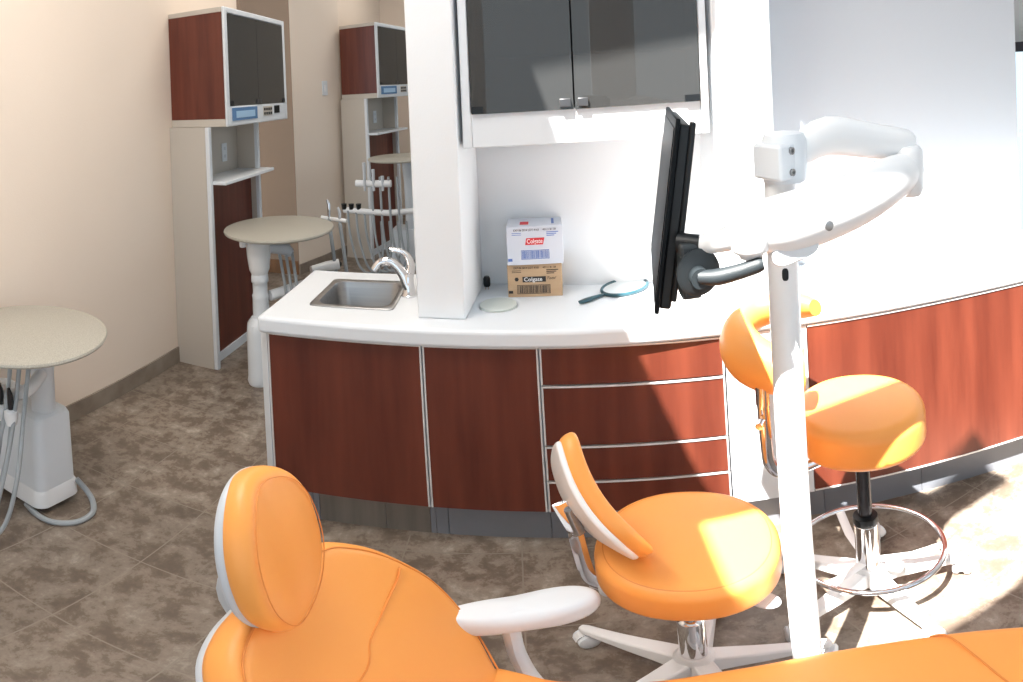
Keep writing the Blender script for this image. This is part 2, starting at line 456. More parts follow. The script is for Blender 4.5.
# white end panel and the right hand run
tag(link('end_panel', prism(bmesh.new(), [(-.952, 1.842), cf(-.914, -.0), (-.914, 2.36), (-.952, 2.36)], 0, .848), 'laminate', bevel=.003),
    'white end panel closing the left side of the sink cabinet', 'panel')
t = thing('counter_base', 'long curved base with salmon cherry panel on the right behind tall stool', 'cabinet', (1.4, 1.6, 0))
link('filler_panel', cslab(bmesh.new(), XD+.003, .905, DZ0-.01, DZ1, -.02, .0), 'laminate', t)['label'] = 'white panel between drawers and wood'
link('front_panel', cslab(bmesh.new(), .908, 2.25, DZ0, DZ1-.002, -.02, .0, 24), 'wood', t)
bm = cslab(bmesh.new(), .908, 2.25, DZ0-.006, DZ0, -.02, .003, 24); cslab(bm, .908, 2.25, DZ1-.005, DZ1+.001, -.02, .003, 24)
link('edge_trim', bm, 'edge', t)
for a, b in ((XD, .95), (.95, 1.30), (1.30, 1.8), (1.8, 2.25)):
    link('toe_kick', cslab(bmesh.new(), a+.001, b-.001, 0, .167, -.075, -.06), 'kick', t)
link('base_board', cslab(bmesh.new(), XD+.01, 2.25, .168, .178, -.3, -.022, 20), 'laminate', t)

# worktop with cut-outs
def worktop():
    xs = [-.937+(2.3+.937)*i/60 for i in range(61)]
    front = [cf(x, .03-.02*min(1, max(0, (x-.2)/.5))) for x in xs]
    back = []
    for x in (2.25, 1.9, 1.5, 1.1, 1.0, .7, .3, -.1, -.34): back.append((x, (2.02-.405*(x-1.0)) if x >= 1.0 else wall_pt(x)+.03))
    back += [(-.345, 2.375), (-.940, 2.385)]
    bm = prism(bmesh.new(), front+back, .852, CT)
    o = link('worktop', bm, 'laminate')
    cut = bmesh.new(); prism(cut, [(-.775, 1.965), (-.485, 1.965), (-.485, 2.235), (-.775, 2.235)], .8, 1)
    lathe(cut, [(.068, .8), (.068, 1)], T(-.087, 1.998, 0), 32)
    c = link('cutter', cut, 'laminate')
    md = o.modifiers.new('cut', 'BOOLEAN'); md.object = c; md.operation = 'DIFFERENCE'; md.solver = 'EXACT'
    dg = bpy.context.evaluated_depsgraph_get(); me = bpy.data.meshes.new_from_object(o.evaluated_get(dg))
    o.modifiers.clear(); o.data = me; me.name = 'worktop'
    bpy.data.objects.remove(c)
    b = o.modifiers.new('bevel', 'BEVEL'); b.width = .014; b.segments = 4; b.limit_method = 'ANGLE'; b.angle_limit = radians(50)
    for p in me.polygons: p.use_smooth = True
    me.set_sharp_from_angle(angle=radians(35))
    return o
wt = tag(worktop(), 'long curved white worktop with rounded front edge over the cherry cabinets', 'worktop')
ch = lathe(bmesh.new(), [(.085, CT), (.085, CT+.002), (.066, CT+.002), (.064, CT-.06), (.062, CT-.30), (.0, CT-.31), (.0, CT-.305), (.064, CT-.305)][:0] or
           [(.067, CT+.0015), (.0665, CT-.16), (.0, CT-.16)], T(-.087, 1.998, 0), 36)
link('waste_chute', ch, 'chute', wt, smooth=True)

# sink
sk = thing('sink', 'small stainless steel sink set into the left end of worktop', 'sink', (-.63, 2.1, CT))
def rrect(x0, x1, y0, y1, r, k=6):
    out = []
    for cx, cy, a0 in ((x1-r, y1-r, 0), (x0+r, y1-r, 90), (x0+r, y0+r, 180), (x1-r, y0+r, 270)):
        for i in range(k+1):
            a = radians(a0+90*i/k); out.append((cx+r*cos(a), cy+r*sin(a)))
    return out
def loops(bm, ls, cap=True):
    rr = [[bm.verts.new((p[0], p[1], z)) for p in poly] for poly, z in ls]
    n = len(rr[0])
    for a, b in zip(rr, rr[1:]):
        for k in range(n): bm.faces.new((a[k], a[(k+1) % n], b[(k+1) % n], b[k]))
    if cap: bm.faces.new(rr[-1])
    return bm
X0, X1, Y0, Y1 = -.795, -.465, 1.94, 2.262
bm = loops(bmesh.new(), [(rrect(X0, X1, Y0, Y1, .02), CT), (rrect(X0, X1, Y0, Y1, .02), CT+.004), (rrect(X0+.006, X1-.006, Y0+.006, Y1-.006, .02), CT+.006),
    (rrect(X0+.024, X1-.024, Y0+.024, Y1-.024, .045), CT+.003), (rrect(X0+.027, X1-.027, Y0+.027, Y1-.027, .045), CT-.004),
    (rrect(X0+.038, X1-.038, Y0+.038, Y1-.038, .045), CT-.115), (rrect(X0+.05, X1-.05, Y0+.05, Y1-.05, .05), CT-.135), (rrect(X0+.13, X1-.13, Y0+.13, Y1-.13, .02), CT-.138)])
b_ = link('basin', bm, 'steel', sk, smooth=True)
link('drain', lathe(bmesh.new(), [(.028, -.001), (.028, .003), (.02, .001), (0, .001)], T(-.63, 2.1, CT-.137), 24), 'chrome', sk, smooth=True)
# faucet
fa = thing('faucet', 'chrome arched faucet with lever handle behind the sink', 'faucet', (-.435, 2.10, CT))
bx, by = -.435, 2.10
link('base', lathe(bmesh.new(), [(.030, 0), (.030, .006), (.024, .012), (.020, .05), (.019, .075), (.012, .085), (0, .087)], T(bx, by, CT), 28), 'chrome', fa, smooth=True)
link('spout', tube(bmesh.new(), [(bx, by, CT+.03), (bx-.025, by+.005, CT+.085), (bx-.065, by+.005, CT+.125), (bx-.11, by, CT+.125), (bx-.135, by-.005, CT+.098)], [.023, .020, .017, .016, .016], 14, smooth=6), 'chrome', fa, smooth=True)
link('lever', tube(bmesh.new(), [(bx, by+.01, CT+.07), (bx+.005, by+.03, CT+.11), (bx-.02, by+.04, CT+.15), (bx-.08, by+.04, CT+.165)], [.018, .017, .012, .008], 12, smooth=6), 'chrome', fa, smooth=True)

# ---------------------------------------------------------------- wall cabinet in the niche
def upper():
    A = Vector((-.178, 1.885)); Bq = Vector((.690, 1.845)); d = (Bq-A).normalized(); n = Vector((d.y, -d.x)); L = (Bq-A).length
    t = thing('wall_cabinet', 'white wall cabinet with two smoked glass doors above the cartons', 'cabinet', (A.x, A.y, 1.46))
    mx = Matrix(((d.x, -n.x, 0, A.x), (d.y, -n.y, 0, A.y), (0, 0, 1, 0), (0, 0, 0, 1)))
    z0, z1 = 1.463, 2.62
    bm = bmesh.new()
    box(bm, 0, .032, 0, .30, z0, z1, mx); box(bm, L-.030, L, 0, .27, z0, z1, mx)
    box(bm, .032, L-.03, .004, .26, z0, z0+.108, mx); box(bm, .032, L-.03, 0, .26, z1-.05, z1, mx)
    link('body', bm, 'laminate', t, bevel=.004)
    bm = bmesh.new(); box(bm, .034, L-.032, .24, .25, z0+.11, z1-.05, mx); link('back_panel', bm, 'darkcab', t)
    link('shelf', box(bmesh.new(), .034, L-.032, .04, .235, 1.74, 1.752, mx), 'darkcab', t)
    m_ = .388
    for a, b, l0, l1, h0, h1 in ((.035, m_-.003, m_-.05, m_-.012, .037, .075), (m_+.003, L-.034, m_+.012, m_+.048, L-.09, L-.036)):
        g = link('glass_door', box(bmesh.new(), a, b, -.004, .002, z0+.104, z1-.04, mx), 'smoked', t)
        l = link('latch', box(bmesh.new(), l0, l1, -.012, .006, z0+.112, z0+.137, mx), 'latchsteel', g, bevel=.002)
        link('hinge', box(bmesh.new(), h0, h1, -.008, .006, z0+.106, z0+.126, mx), 'black', g)
upper()

# ---------------------------------------------------------------- cartons
def barcode(parent, mx, w, h, m, n=22, border=True):
    bm = bmesh.new(); x = -w/2+.004
    while x < w/2-.005:
        q = random.choice((.0008, .0012, .002, .003)); box(bm, x, x+q, 0, .0004, -h/2+.003, h/2-.003, mx); x += q+random.choice((.001, .0015, .0025))
    t_ = .0016
    box(bm, -w/2, w/2, 0, .0005, h/2-t_, h/2, mx); box(bm, -w/2, w/2, 0, .0005, -h/2, -h/2+t_, mx)
    box(bm, -w/2, -w/2+t_, 0, .0005, -h/2, h/2, mx); box(bm, w/2-t_, w/2, 0, .0005, -h/2, h/2, mx)
    return link('barcode', bm, m, parent)
def carton(name, label, x, y, z, w, d, h, rz, m, white):
    t = thing(name, label, 'box', (x, y, z)); mx = T(x, y, z) @ RZ(rz)
    bm = box(bmesh.new(), -w/2, w/2, 0, d, 0, h, mx)
    link('carton', bm, m, t, bevel=.0015)
    bm = bmesh.new(); box(bm, -w/2+.001, w/2-.001, .001, d*.49, h, h+.0015, mx); box(bm, -w/2+.001, w/2-.001, d*.505, d-.001, h, h+.0015, mx)
    if white: bm.free(); bm = bmesh.new(); box(bm, -w/2+.001, -.003, .001, d-.001, h, h+.0015, mx); box(bm, .003, w/2-.001, .001, d-.001, h, h+.0015, mx)
    link('flap', bm, m, t)
    f = lambda px, pz: mx @ T(px, -.0008, pz) @ RX(pi/2)
    fb = lambda px, pz: mx @ T(px, -.0008, pz)
    ink = 'inkblue' if white else 'ink'
    if white:
        link('logo_panel', prism(bmesh.new(), [(-.036, -.012), (.031, -.012), (.037, .012), (-.031, .012)], 0, .0004, f(0, h*.62)), 'red', t)
        text('lettering', 'Colgate', .022, mx @ T(0, -.0016, h*.62) @ RX(pi/2), 'white_ink', t, bold=.0001, w=.058)
        barcode(t, fb(0, h*.27), .105, .032, ink)
        link('logo_panel', box(bmesh.new(), -.055, -.022, .03, .075, h+.0015, h+.002, mx), 'red', t)
        link('print_mark', box(bmesh.new(), .065, .075, .03, .11, h+.0015, h+.002, mx), ink, t)
    else:
        link('logo_panel', box(bmesh.new(), -.046, .042, -.0004, 0, -.010, .010, fb(0, h*.55)), 'ink', t)
        text('lettering', 'Colgate', .020, mx @ T(-.006, -.0018, h*.55) @ RX(pi/2), 'white_ink', t, bold=.0001, w=.068)
        text('lettering', 'Total', .014, mx @ T(.06, -.0008, h*.57) @ RX(pi/2), 'ink', t, shear=.4, w=.034)
        barcode(t, fb(-.005, h*.24), .125, .033, ink)
        link('print_mark', lathe(bmesh.new(), [(.008, 0), (.008, .0005), (0, .0006)], f(-.068, h*.56), 6), 'ink', t)
    text('lettering', 'EXP 06 2014 LOT 4163', .010, mx @ T(-.03, -.0008, h-.011) @ RX(pi/2), 'ink', t, w=.095)
    text('lettering', '40111 B1 38', .009, mx @ T(.056, -.0008, h-.011) @ RX(pi/2), 'ink', t, w=.05)
    for k in range(3): link('print_line', box(bmesh.new(), .045, .09-.008*k, -.0005, 0, h-.022-.006*k, h-.019-.006*k, mx), ink, t)
    for k in range(2): link('print_line', box(bmesh.new(), -.085, -.05, -.0005, 0, h-.022-.006*k, h-.020-.006*k, mx), ink, t)
    link('corner_mark', box(bmesh.new(), -w/2+.003, -w/2+.019, -.0006, 0, .014, .024, mx), 'inkblue' if white else 'ink', t)
    return t
carton('cardboard_carton', 'brown cardboard carton under the white one on the worktop', .052, 2.055, CT+.0005, .205, .13, .118, radians(-5), 'carton', False)
carton('toothpaste_carton', 'white printed carton stacked on top of the brown one', .058, 2.045, CT+.1215, .210, .135, .134, radians(-3), 'cartonw', True)

# black plug and hand mirror
t = thing('plug', 'small black plug lying on worktop in the niche corner', 'plug', (-.135, 2.165, CT))
link('body', lathe(bmesh.new(), [(.0, .010), (.012, .012), (.014, .02), (.014, .042), (.010, .050), (0, .051)], T(-.135, 2.165, CT), 20), 'black', t, smooth=True)
bm = bmesh.new()
for s in (-1, 1): box(bm, s*.006-.001, s*.006+.001, -.003, .003, 0, .014, T(-.135, 2.165, CT))
link('prong', bm, 'brass', t)
t = thing('hand_mirror', 'dark teal hand mirror with round frame lying on the worktop', 'mirror', (.39, 2.04, CT))
mc = T(.392, 2.05, CT+.008) @ RZ(radians(30))
ring = [mc @ Vector((.098*cos(a), .072*sin(a), 0)) for a in [2*pi*i/40 for i in range(40)]]
link('rim', tube(bmesh.new(), ring, .0065, 8, closed=True), 'teal', t, smooth=True)
link('mirror_glass', pad(bmesh.new(), superell(.093, .067, 2), mc, .002, 0, .001), 'mirror', t, smooth=True)
link('handle', tube(bmesh.new(), [mc @ Vector((-.097, 0, 0)), mc @ Vector((-.13, 0, 0)), mc @ Vector((-.18, 0, 0)), mc @ Vector((-.215, 0, 0))], [.006, .009, .013, .010], 10, flat=(.6, 1), smooth=4), 'teal', t, smooth=True)

# ---------------------------------------------------------------- tall dental units by the left wall
def tall_unit(name, label, loc, rz, sc):
    """local x = out from wall, local y = along the wall, z up"""
    t = thing(name, label, 'cabinet', loc, rz=rz)
    t['_local'] = 1
    s = sc
    def L(nm, bm, m, par=None, **k):
        bm.transform(Matrix.Scale(s, 4)); o = link(nm, bm, m, par or t, **k)
        if par: o.matrix_parent_inverse = Matrix()
        return o
    xf = .31
    bm = bmesh.new(); box(bm, 0, xf-.03, 0, .03, 0, 1.5); L('side_panel', bm, 'greige')
    bm = bmesh.new(); box(bm, 0, xf-.03, .70, .73, 0, 1.5); L('side_panel', bm, 'greige')
    bm = bmesh.new(); box(bm, xf-.03, xf, 0, .034, 0, 1.5); box(bm, xf-.03, xf, .696, .73, 0, 1.5); L('corner_post', bm, 'laminate', bevel=.004)
    L('niche_back', B(.12, .13, .03, .70, 1.15, 1.5), 'greige')
    L('shelf', B(.12, xf+.10, .028, .76, 1.163, 1.183), 'laminate', bevel=.003)
    L('wood_panel', B(xf-.09, xf-.07, .034, .696, .06, 1.163), 'wood')
    L('plinth', B(xf-.10, xf-.06, .034, .696, 0, .06), 'laminate')
    p = L('outlet', B(.13, .137, .46, .53, 1.25, 1.37), 'laminate', bevel=.002)
    for zz in (1.285, 1.335): L('socket', B(.1365, .1385, .483, .507, zz-.010, zz+.010), 'grey_plastic', p)
    # head cabinet
    X, Y0, Y1, Z0, Z1 = .42, .03, .99, 1.50, 2.19
    bm = bmesh.new(); box(bm, 0, X, Y0, Y1, Z1-.03, Z1); box(bm, 0, X, Y0, Y1, Z0, Z0+.045); box(bm, 0, X, Y1-.02, Y1, Z0+.045, Z1-.03); box(bm, 0, .02, Y0+.02, Y1-.02, Z0+.045, Z1-.03)
    L('cabinet_body', bm, 'greige', bevel=.003)
    L('side_veneer', B(0, X, Y0, Y0+.02, Z0+.045, Z1-.03), 'wood')
    bm = bmesh.new(); box(bm, X, X+.02, Y0, Y0+.04, Z0, Z1); box(bm, X, X+.02, Y1-.04, Y1, Z0, Z1); box(bm, X, X+.02, Y0+.04, Y1-.04, Z1-.035, Z1); box(bm, X, X+.02, Y0+.04, Y1-.04, Z0, Z0+.115)
    f = L('front_frame', bm, 'laminate', bevel=.006)
    L('inner_shelf', B(.03, X-.03, Y0+.03, Y1-.03, Z0+.36, Z0+.37), 'darkcab')
    ym = (Y0+Y1)/2-.02
    for a, b in ((Y0+.043, ym-.002), (ym+.002, Y1-.043)):
        g = L('glass_door', B(X+.012, X+.018, a, b, Z0+.118, Z1-.038), 'smoked')
        q = (b-.03, b-.005) if b < ym+.01 else (a+.005, a+.03)
        L('latch', B(X+.016, X+.026, q[0], q[1], Z0+.122, Z0+.15), 'latchsteel', g)
        q = (a+.002, a+.045) if b < ym+.01 else (b-.045, b-.002)
        L('hinge', B(X+.016, X+.022, q[0], q[1], Z0+.12, Z0+.145), 'black', g)
    d = L('display', B(X+.018, X+.024, Y0+.06, Y0+.42, Z0+.03, Z0+.105), 'lcd'); d['label'] = 'blue display with pale bar'
    L('bar', B(X+.022, X+.026, Y0+.11, Y0+.38, Z0+.045, Z0+.085), 'lcd_bar', d)
    d = L('control_panel', B(X+.018, X+.023, Y0+.52, Y0+.67, Z0+.04, Z0+.10), 'greige')
    for k in range(8): L('button', B(X+.022, X+.026, Y0+.528+.036*(k % 4), Y0+.55+.036*(k % 4), Z0+.046+.028*(k//4), Z0+.062+.028*(k//4)), 'black', d)
    L('digital_readout', B(X+.018, X+.024, Y0+.71, Y0+.80, Z0+.05, Z0+.10), 'blackgloss')
    return t
tall_unit('dental_wall_unit', 'near tall cherry and putty wall unit with smoked glass head by left wall', (-2.188, 3.02, 0), 0, 1)
tall_unit('dental_wall_unit', 'far tall wall unit in the next room seen past the white partition', (-1.90, 5.86, 0), radians(-14), 1.065)

# ---------------------------------------------------------------- delivery tables
def hose(name, pts, r, par, m='hose', smooth=8):
    return link(name, tube(bmesh.new(), pts, r, 8, smooth=smooth), m, par, smooth=True)
def table_top(par, x, y, z, r):
    pr = [(0, z-.022), (r-.012, z-.022), (r-.003, z-.018), (r, z-.011), (r-.003, z-.003), (r-.01, z), (0, z)]
    return link('table_top', lathe(bmesh.new(), pr, T(x, y, 0), 72), 'speck', par, smooth=True)
# left one, close
TX, TY, TZ, TR = -1.80, 1.43, .79, .335
t = thing('delivery_cart', 'white dental cart with round speckled top at left photo edge', 'cart', (TX, TY, 0))
table_top(t, TX, TY, TZ, TR)
link('column', lathe(bmesh.new(), [(.05, .40), (.048, .62), (.055, .70), (.075, .765), (.075, .768)], T(-1.74, 1.46, 0), 32), 'plastic', t, smooth=True)
def tapered(x0, x1, y0, y1, z0, z1, tp, r=.05):
    return loops(bmesh.new(), [(rrect(x0, x1, y0, y1, r), z0), (rrect(x0+tp, x1-tp, y0+tp, y1-tp, r), z1-.03), (rrect(x0+tp+.008, x1-tp-.008, y0+tp+.008, y1-tp-.008, r), z1-.01), (rrect(x0+tp+.03, x1-tp-.03, y0+tp+.03, y1-tp-.03, r*.7), z1)])
link('base_housing', tapered(-2.13, -1.66, 1.36, 1.56, .10, .46, .006, .04), 'plastic', t, smooth=True)
link('foot_skirt', tapered(-2.14, -1.65, 1.35, 1.57, .03, .125, .003, .045), 'plastic_w', t, smooth=True)
link('holder_bar', tube(bmesh.new(), [(-1.82, 1.27, .60), (-1.70, 1.27, .60), (-1.66, 1.32, .62), (-1.70, 1.42, .64)], .026, 12, smooth=5), 'plastic_w', t, smooth=True)
bm = bmesh.new()
for k in range(3): lathe(bm, [(.020, 0), (.026, .03), (.026, .06), (.018, .065), (.0, .065)], T(-1.66-.06*k, 1.235, .50), 16)
link('holder', bm, 'plastic_w', t, smooth=True)
for k, (ox, oy) in enumerate(((0, 0), (.05, .02), (-.05, -.02))):
    hose('hose', [(-1.64+ox*.6, 1.27+oy, .765), (-1.645+ox*.6, 1.24+oy, .55), (-1.63+ox, 1.17+oy, .30), (-1.63+ox, 1.10+oy, .10), (-1.68+ox, 1.03, .012), (-1.80+ox, 1.00, .010)], .0085, t)
for k in range(2):
    hose('hose', [(-1.66-.06*k, 1.235, .505), (-1.67-.05*k, 1.21, .33), (-1.68-.04*k, 1.13, .12), (-1.76, 1.02-.02*k, .014), (-1.86, .99-.02*k, .010)], .008, t)
    link('handpiece', tube(bmesh.new(), [(-1.66-.06*k, 1.235, .56), (-1.655-.06*k, 1.23, .62), (-1.65-.06*k, 1.22, .66)], [.010, .012, .006], 10, smooth=3), 'darksteel', t, smooth=True)
hose('floor_hose', [(-1.66, 1.55, .10), (-1.62, 1.57, .04), (-1.57, 1.55, .012), (-1.52, 1.49, .012), (-1.52, 1.41, .012), (-1.58, 1.35, .012), (-1.66, 1.34, .012), (-1.75, 1.36, .012)], .012, t)

# far one
TX, TY, TZ, TR = -1.50, 3.22, .90, .355
t = thing('delivery_cart', 'white dental cart with round speckled top between wall unit and sink', 'cart', (TX, TY, 0))
table_top(t, TX, TY, TZ, TR)
PXc, PYc = -1.555, 3.03
link('column_head', lathe(bmesh.new(), [(.050, .665), (.062, .69), (.074, .78), (.078, .86), (.078, .877)], T(PXc, PYc, 0), 32), 'plastic_w', t, smooth=True)
link('column', lathe(bmesh.new(), [(.052, .40), (.050, .52), (.053, .535), (.046, .55), (.046, .61), (.054, .62), (.054, .64), (.050, .665)], T(PXc, PYc, 0), 32), 'plastic', t, smooth=True)
link('base_housing', lathe(bmesh.new(), [(.085, .0), (.09, .02), (.086, .05), (.083, .33), (.078, .38), (.055, .41), (0, .41)], T(PXc, PYc, 0), 36, 1, 1.5), 'plastic', t, smooth=True)
link('side_arm', tube(bmesh.new(), [(PXc+.04, PYc+.05, .52), (PXc+.14, PYc+.20, .53), (PXc+.26, PYc+.36, .54)], .032, 14, smooth=4), 'plastic_w', t, smooth=True)
link('holder_bracket', tube(bmesh.new(), [(PXc+.03, PYc+.02, .82), (PXc+.12, PYc+.10, .80), (PXc+.15, PYc+.14, .76)], [.035, .04, .028], 12, smooth=3), 'grey_plastic', t, smooth=True)
link('knob', lathe(bmesh.new(), [(.018, 0), (.022, .01), (.022, .045), (0, .05)], T(PXc-.065, PYc-.08, .835), 18), 'plastic_w', t, smooth=True)
link('table_arm', tube(bmesh.new(), [(PXc-.065, PYc-.08, .86), (PXc+.05, PYc+.05, .868)], .012, 10), 'plastic_w', t, smooth=True)
for k in range(3):
    hose('hose', [(PXc+.10+.03*k, PYc+.08+.03*k, .79), (PXc+.14+.04*k, PYc+.06, .60), (PXc+.17+.04*k, PYc+.05, .35), (PXc+.19+.05*k, PYc+.02, .10), (PXc+.24, PYc+.05, .012)], .010, t)
# valve with upright hand pieces on a post behind
t = thing('suction_holder', 'white suction arm with upright handpieces behind the round table', 'holder', (-1.33, 3.75, 0))
vx, vy = -1.30, 3.72
link('valve', tube(bmesh.new(), [(vx-.14, vy-.12, .53), (vx-.05, vy-.04, .54), (vx+.03, vy, .55)], [.03, .036, .036], 14), 'plastic_w', t, smooth=True)
link('valve_opening', tube(bmesh.new(), [(vx+.03, vy, .55), (vx+.032, vy-.022, .552)], .020, 14), 'black', t, smooth=True)
link('post', tube(bmesh.new(), [(vx-.03, vy, 0), (vx-.03, vy, .52)], .022, 14), 'plastic', t, smooth=True)
link('post_foot', lathe(bmesh.new(), [(.11, 0), (.11, .015), (.03, .03), (0, .03)], T(vx-.03, vy, 0), 28), 'plastic', t, smooth=True)
for dx, top in ((-.03, .98), (.05, .93)):
    hose('hose', [(vx+dx, vy, top-.12), (vx+dx+.005, vy-.01, .80), (vx+dx+.03, vy-.02, .60), (vx+dx+.05, vy-.02, .30), (vx+dx+.02, vy, .06), (vx+dx-.05, vy+.02, .012)], .014, t)
    link('handpiece', tube(bmesh.new(), [(vx+dx, vy, top-.14), (vx+dx, vy, top-.03), (vx+dx-.012, vy, top)], [.010, .012, .008], 12), 'chrome' if dx < 0 else 'grey_plastic', t, smooth=True)
link('cross_bar', tube(bmesh.new(), [(vx-.09, vy, .86), (vx+.10, vy, .84)], .014, 10), 'plastic_w', t, smooth=True)

# third cart, in the far operatory
t = thing('delivery_cart', 'distant cart with round top and hanging grey hoses before far wall unit', 'cart', (-1.15, 5.5, 0))
ux, uy = -1.10, 5.45
table_top(t, ux-.05, uy, 1.06, .34)
link('column', lathe(bmesh.new(), [(.05, .35), (.05, .8), (.07, 1.03)], T(ux, uy+.1, 0), 24), 'plastic', t, smooth=True)
link('base_housing', tapered(ux-.22, ux+.2, uy, uy+.3, 0, .38, .02), 'plastic', t, smooth=True)
link('holder_bar', tube(bmesh.new(), [(ux-.46, uy-.25, .86), (ux-.25, uy-.28, .86), (ux-.10, uy-.28, .86)], .032, 12), 'plastic_w', t, smooth=True)
link('holder_bar', tube(bmesh.new(), [(ux-.60, uy-.25, .62), (ux-.35, uy-.28, .61), (ux-.15, uy-.28, .60), (ux+.10, uy-.2, .60)], .028, 12), 'plastic_w', t, smooth=True)
for k in range(3):
    link('holder', lathe(bmesh.new(), [(.022, 0), (.028, .05), (.0, .05)], T(ux-.59+.075*k, uy-.27, .63), 12), 'black', t, smooth=True)
for k in range(7):
    x = ux-.55+.085*k
    hose('hose', [(x, uy-.28, .62+(.3 if k > 2 else 0)), (x+.02, uy-.30, .40), (x+.10, uy-.30, .12), (x+.22, uy-.28, .05+.01*k), (x+.32, uy-.24, .20), (x+.30, uy-.15, .50)], .012, t)
for k in range(3):
    link('handpiece', tube(bmesh.new(), [(ux-.36+.09*k, uy-.30, .80), (ux-.36+.09*k, uy-.30, 1.05-.06*k)], [.012, .017], 10), 'grey_plastic', t, smooth=True)

# light switch on the far wall piece and rail in the far room
t = thing('light_switch', 'white light switch plate on the cream wall beside the doorway', 'switch', (-2.02, 5.655, 1.72))
mx = frame((-2.015, 5.66, 1.72), (.314, .949, 0), (0, 0, 1), (.949, -.314, 0))
link('plate', box(bmesh.new(), -.045, .045, -.07, .07, 0, .008, mx), 'laminate', t, bevel=.002)
link('rocker', box(bmesh.new(), -.017, .017, -.032, .032, .008, .012, mx), 'plastic_w', t)
tag(link('hand_rail', B(-1.3, .2, 7.93, 7.995, .92, .97), 'greige', bevel=.005), 'pale rail across the distant cream wall beyond the far cart', 'rail')

# ---------------------------------------------------------------- orange stools
def caster(par, x, y, a, r=.028):
    """twin-wheel caster: fork + two wheels; (x,y) the floor point, a = heading"""
    mx = T(x, y, 0) @ RZ(a)
    c = link('caster', lathe(bmesh.new(), [(.008, .03), (.010, .075), (0, .08)], T(x, y, 0), 12), 'darksteel', par, smooth=True)
    bm = bmesh.new()
    for s in (-1, 1):
        lathe(bm, [(0, -.011), (r-.006, -.011), (r, -.006), (r, .006), (r-.006, .011), (0, .012)], mx @ T(0, s*.016, r) @ RX(pi/2*s*-1), 24)
    link('wheel', bm, 'plastic', c, smooth=True)
    hood = []
    for i in range(9):
        q = radians(20*i+10); hood.append((cos(q)*(r+.005), sin(q)*(r+.005)))
    bm = prism(bmesh.new(), hood, -.012, .012, mx @ T(0, 0, r) @ RX(pi/2))
    link('hood', bm, 'plastic_w', c, smooth=False)
def star_base(par, x, y, angs, L=.29, zc=.11, m='plastic_w'):
    for a in angs:
        a = radians(a); ca, sa = cos(a), sin(a)
        bm = bmesh.new(); mx = T(x, y, 0) @ RZ(a)
        secs = [(.02, .032, zc-.035, zc+.025), (.09, .028, zc-.03, zc+.015), (.2, .022, zc-.035, zc-.008), (L, .017, zc-.045, zc-.025), (L+.018, .010, zc-.047, zc-.029)]
        rr = [[bm.verts.new(mx @ Vector((d, y_, z_))) for y_, z_ in ((-w_, z0), (w_, z0), (w_*.8, z1), (-w_*.8, z1))] for d, w_, z0, z1 in secs]
        for p, q in zip(rr, rr[1:]):
            for k in range(4): bm.faces.new((p[k], p[(k+1) % 4], q[(k+1) % 4], q[k]))
        bm.faces.new(rr[0]); bm.faces.new(rr[-1][::-1])
        link('base_leg', bm, m, par, bevel=.005)
        caster(par, x+ca*L, y+sa*L, a+radians(60))
    link('hub', lathe(bmesh.new(), [(.030, zc-.055), (.044, zc-.04), (.046, zc+.02), (.036, zc+.035), (.0, zc+.036)], T(x, y, 0), 32), m, par, smooth=True)

# front stool with backrest
SX, SY, SZ = .298, 1.082, .585
t = thing('stool', 'orange round stool with backrest in front of the drawer cabinet', 'stool', (SX, SY, 0), 'orange stools')
star_base(t, SX, SY, (134, 62, -10, -82, 206))
link('gas_column', lathe(bmesh.new(), [(.030, .13), (.030, .30), (.026, .305), (.018, .31), (.018, .50), (.0, .50)], T(SX, SY, 0), 28), 'chrome', t, smooth=True)
mx = T(SX+.01, SY+.005, SZ-.028) @ RZ(radians(-20)) @ RX(radians(2))
s_ = link('seat', pad(bmesh.new(), superell(.194, .192, 2.15, 72), mx, .055, .006, .030), 'orange', t, smooth=True)
link('piping', tube(bmesh.new(), [mx @ Vector((p[0]*.90, p[1]*.90, .0518)) for p in superell(.194, .192, 2.15, 72)], .0018, 6, closed=True), 'seam', s_, smooth=True)
link('seat_plate', lathe(bmesh.new(), [(.05, SZ-.115), (.11, SZ-.09), (.12, SZ-.085)], T(SX, SY, 0), 28), 'grey_plastic', t, smooth=True)
link('lever', tube(bmesh.new(), [(SX+.02, SY-.03, SZ-.10), (SX+.08, SY-.09, SZ-.11), (SX+.10, SY-.12, SZ-.115)], .006, 8), 'chrome', t, smooth=True)
link('lever_paddle', pad(bmesh.new(), superell(.033, .022, 2), T(SX+.115, SY-.135, SZ-.117) @ RZ(radians(-50)) @ RX(.3), .006, .002), 'plastic', t, smooth=True)
# backrest: long axis v, faces towards +x
BU = Vector((-.30, .95, -.02)).normalized(); BV = Vector((-.34, .10, .93)); BV = (BV-BU*BV.dot(BU)).normalized(); BW = BU.cross(BV)
if BW.x < 0: BW = -BW
BC = Vector((.112, 1.09, .770))
def back_outline(sc=1., k=72):
    out = []
    for i in range(k):
        a = 2*pi*i/k; u, v = cos(a), sin(a)
        wd = .150 if v < 0 else .150-.080*v**1.3
        out.append((u*wd*sc, v*.185*sc))
    return out
mxb = frame(BC, BU, BV, BW)
bend = lambda u, v: .8*u*u+1.0*v*v-.012+1.1*u*v
bk = link('backrest', pad(bmesh.new(), back_outline(), mxb, .021, .008, .019, fn=bend), 'orange', t, smooth=True)
link('back_shell', pad(bmesh.new(), back_outline(.965), frame(BC-BW*.022, BU, BV, BW), .007, .0, .006, fn=bend, bcrown=.004), 'plastic_w', t, smooth=True)
q0 = BC-BW*.035-BV*.015
link('back_bracket', tube(bmesh.new(), [q0+BV*.03-BW*.01, q0-BV*.05-BW*.016], .018, 10, flat=(1.0, .7)), 'steel', t, smooth=True)
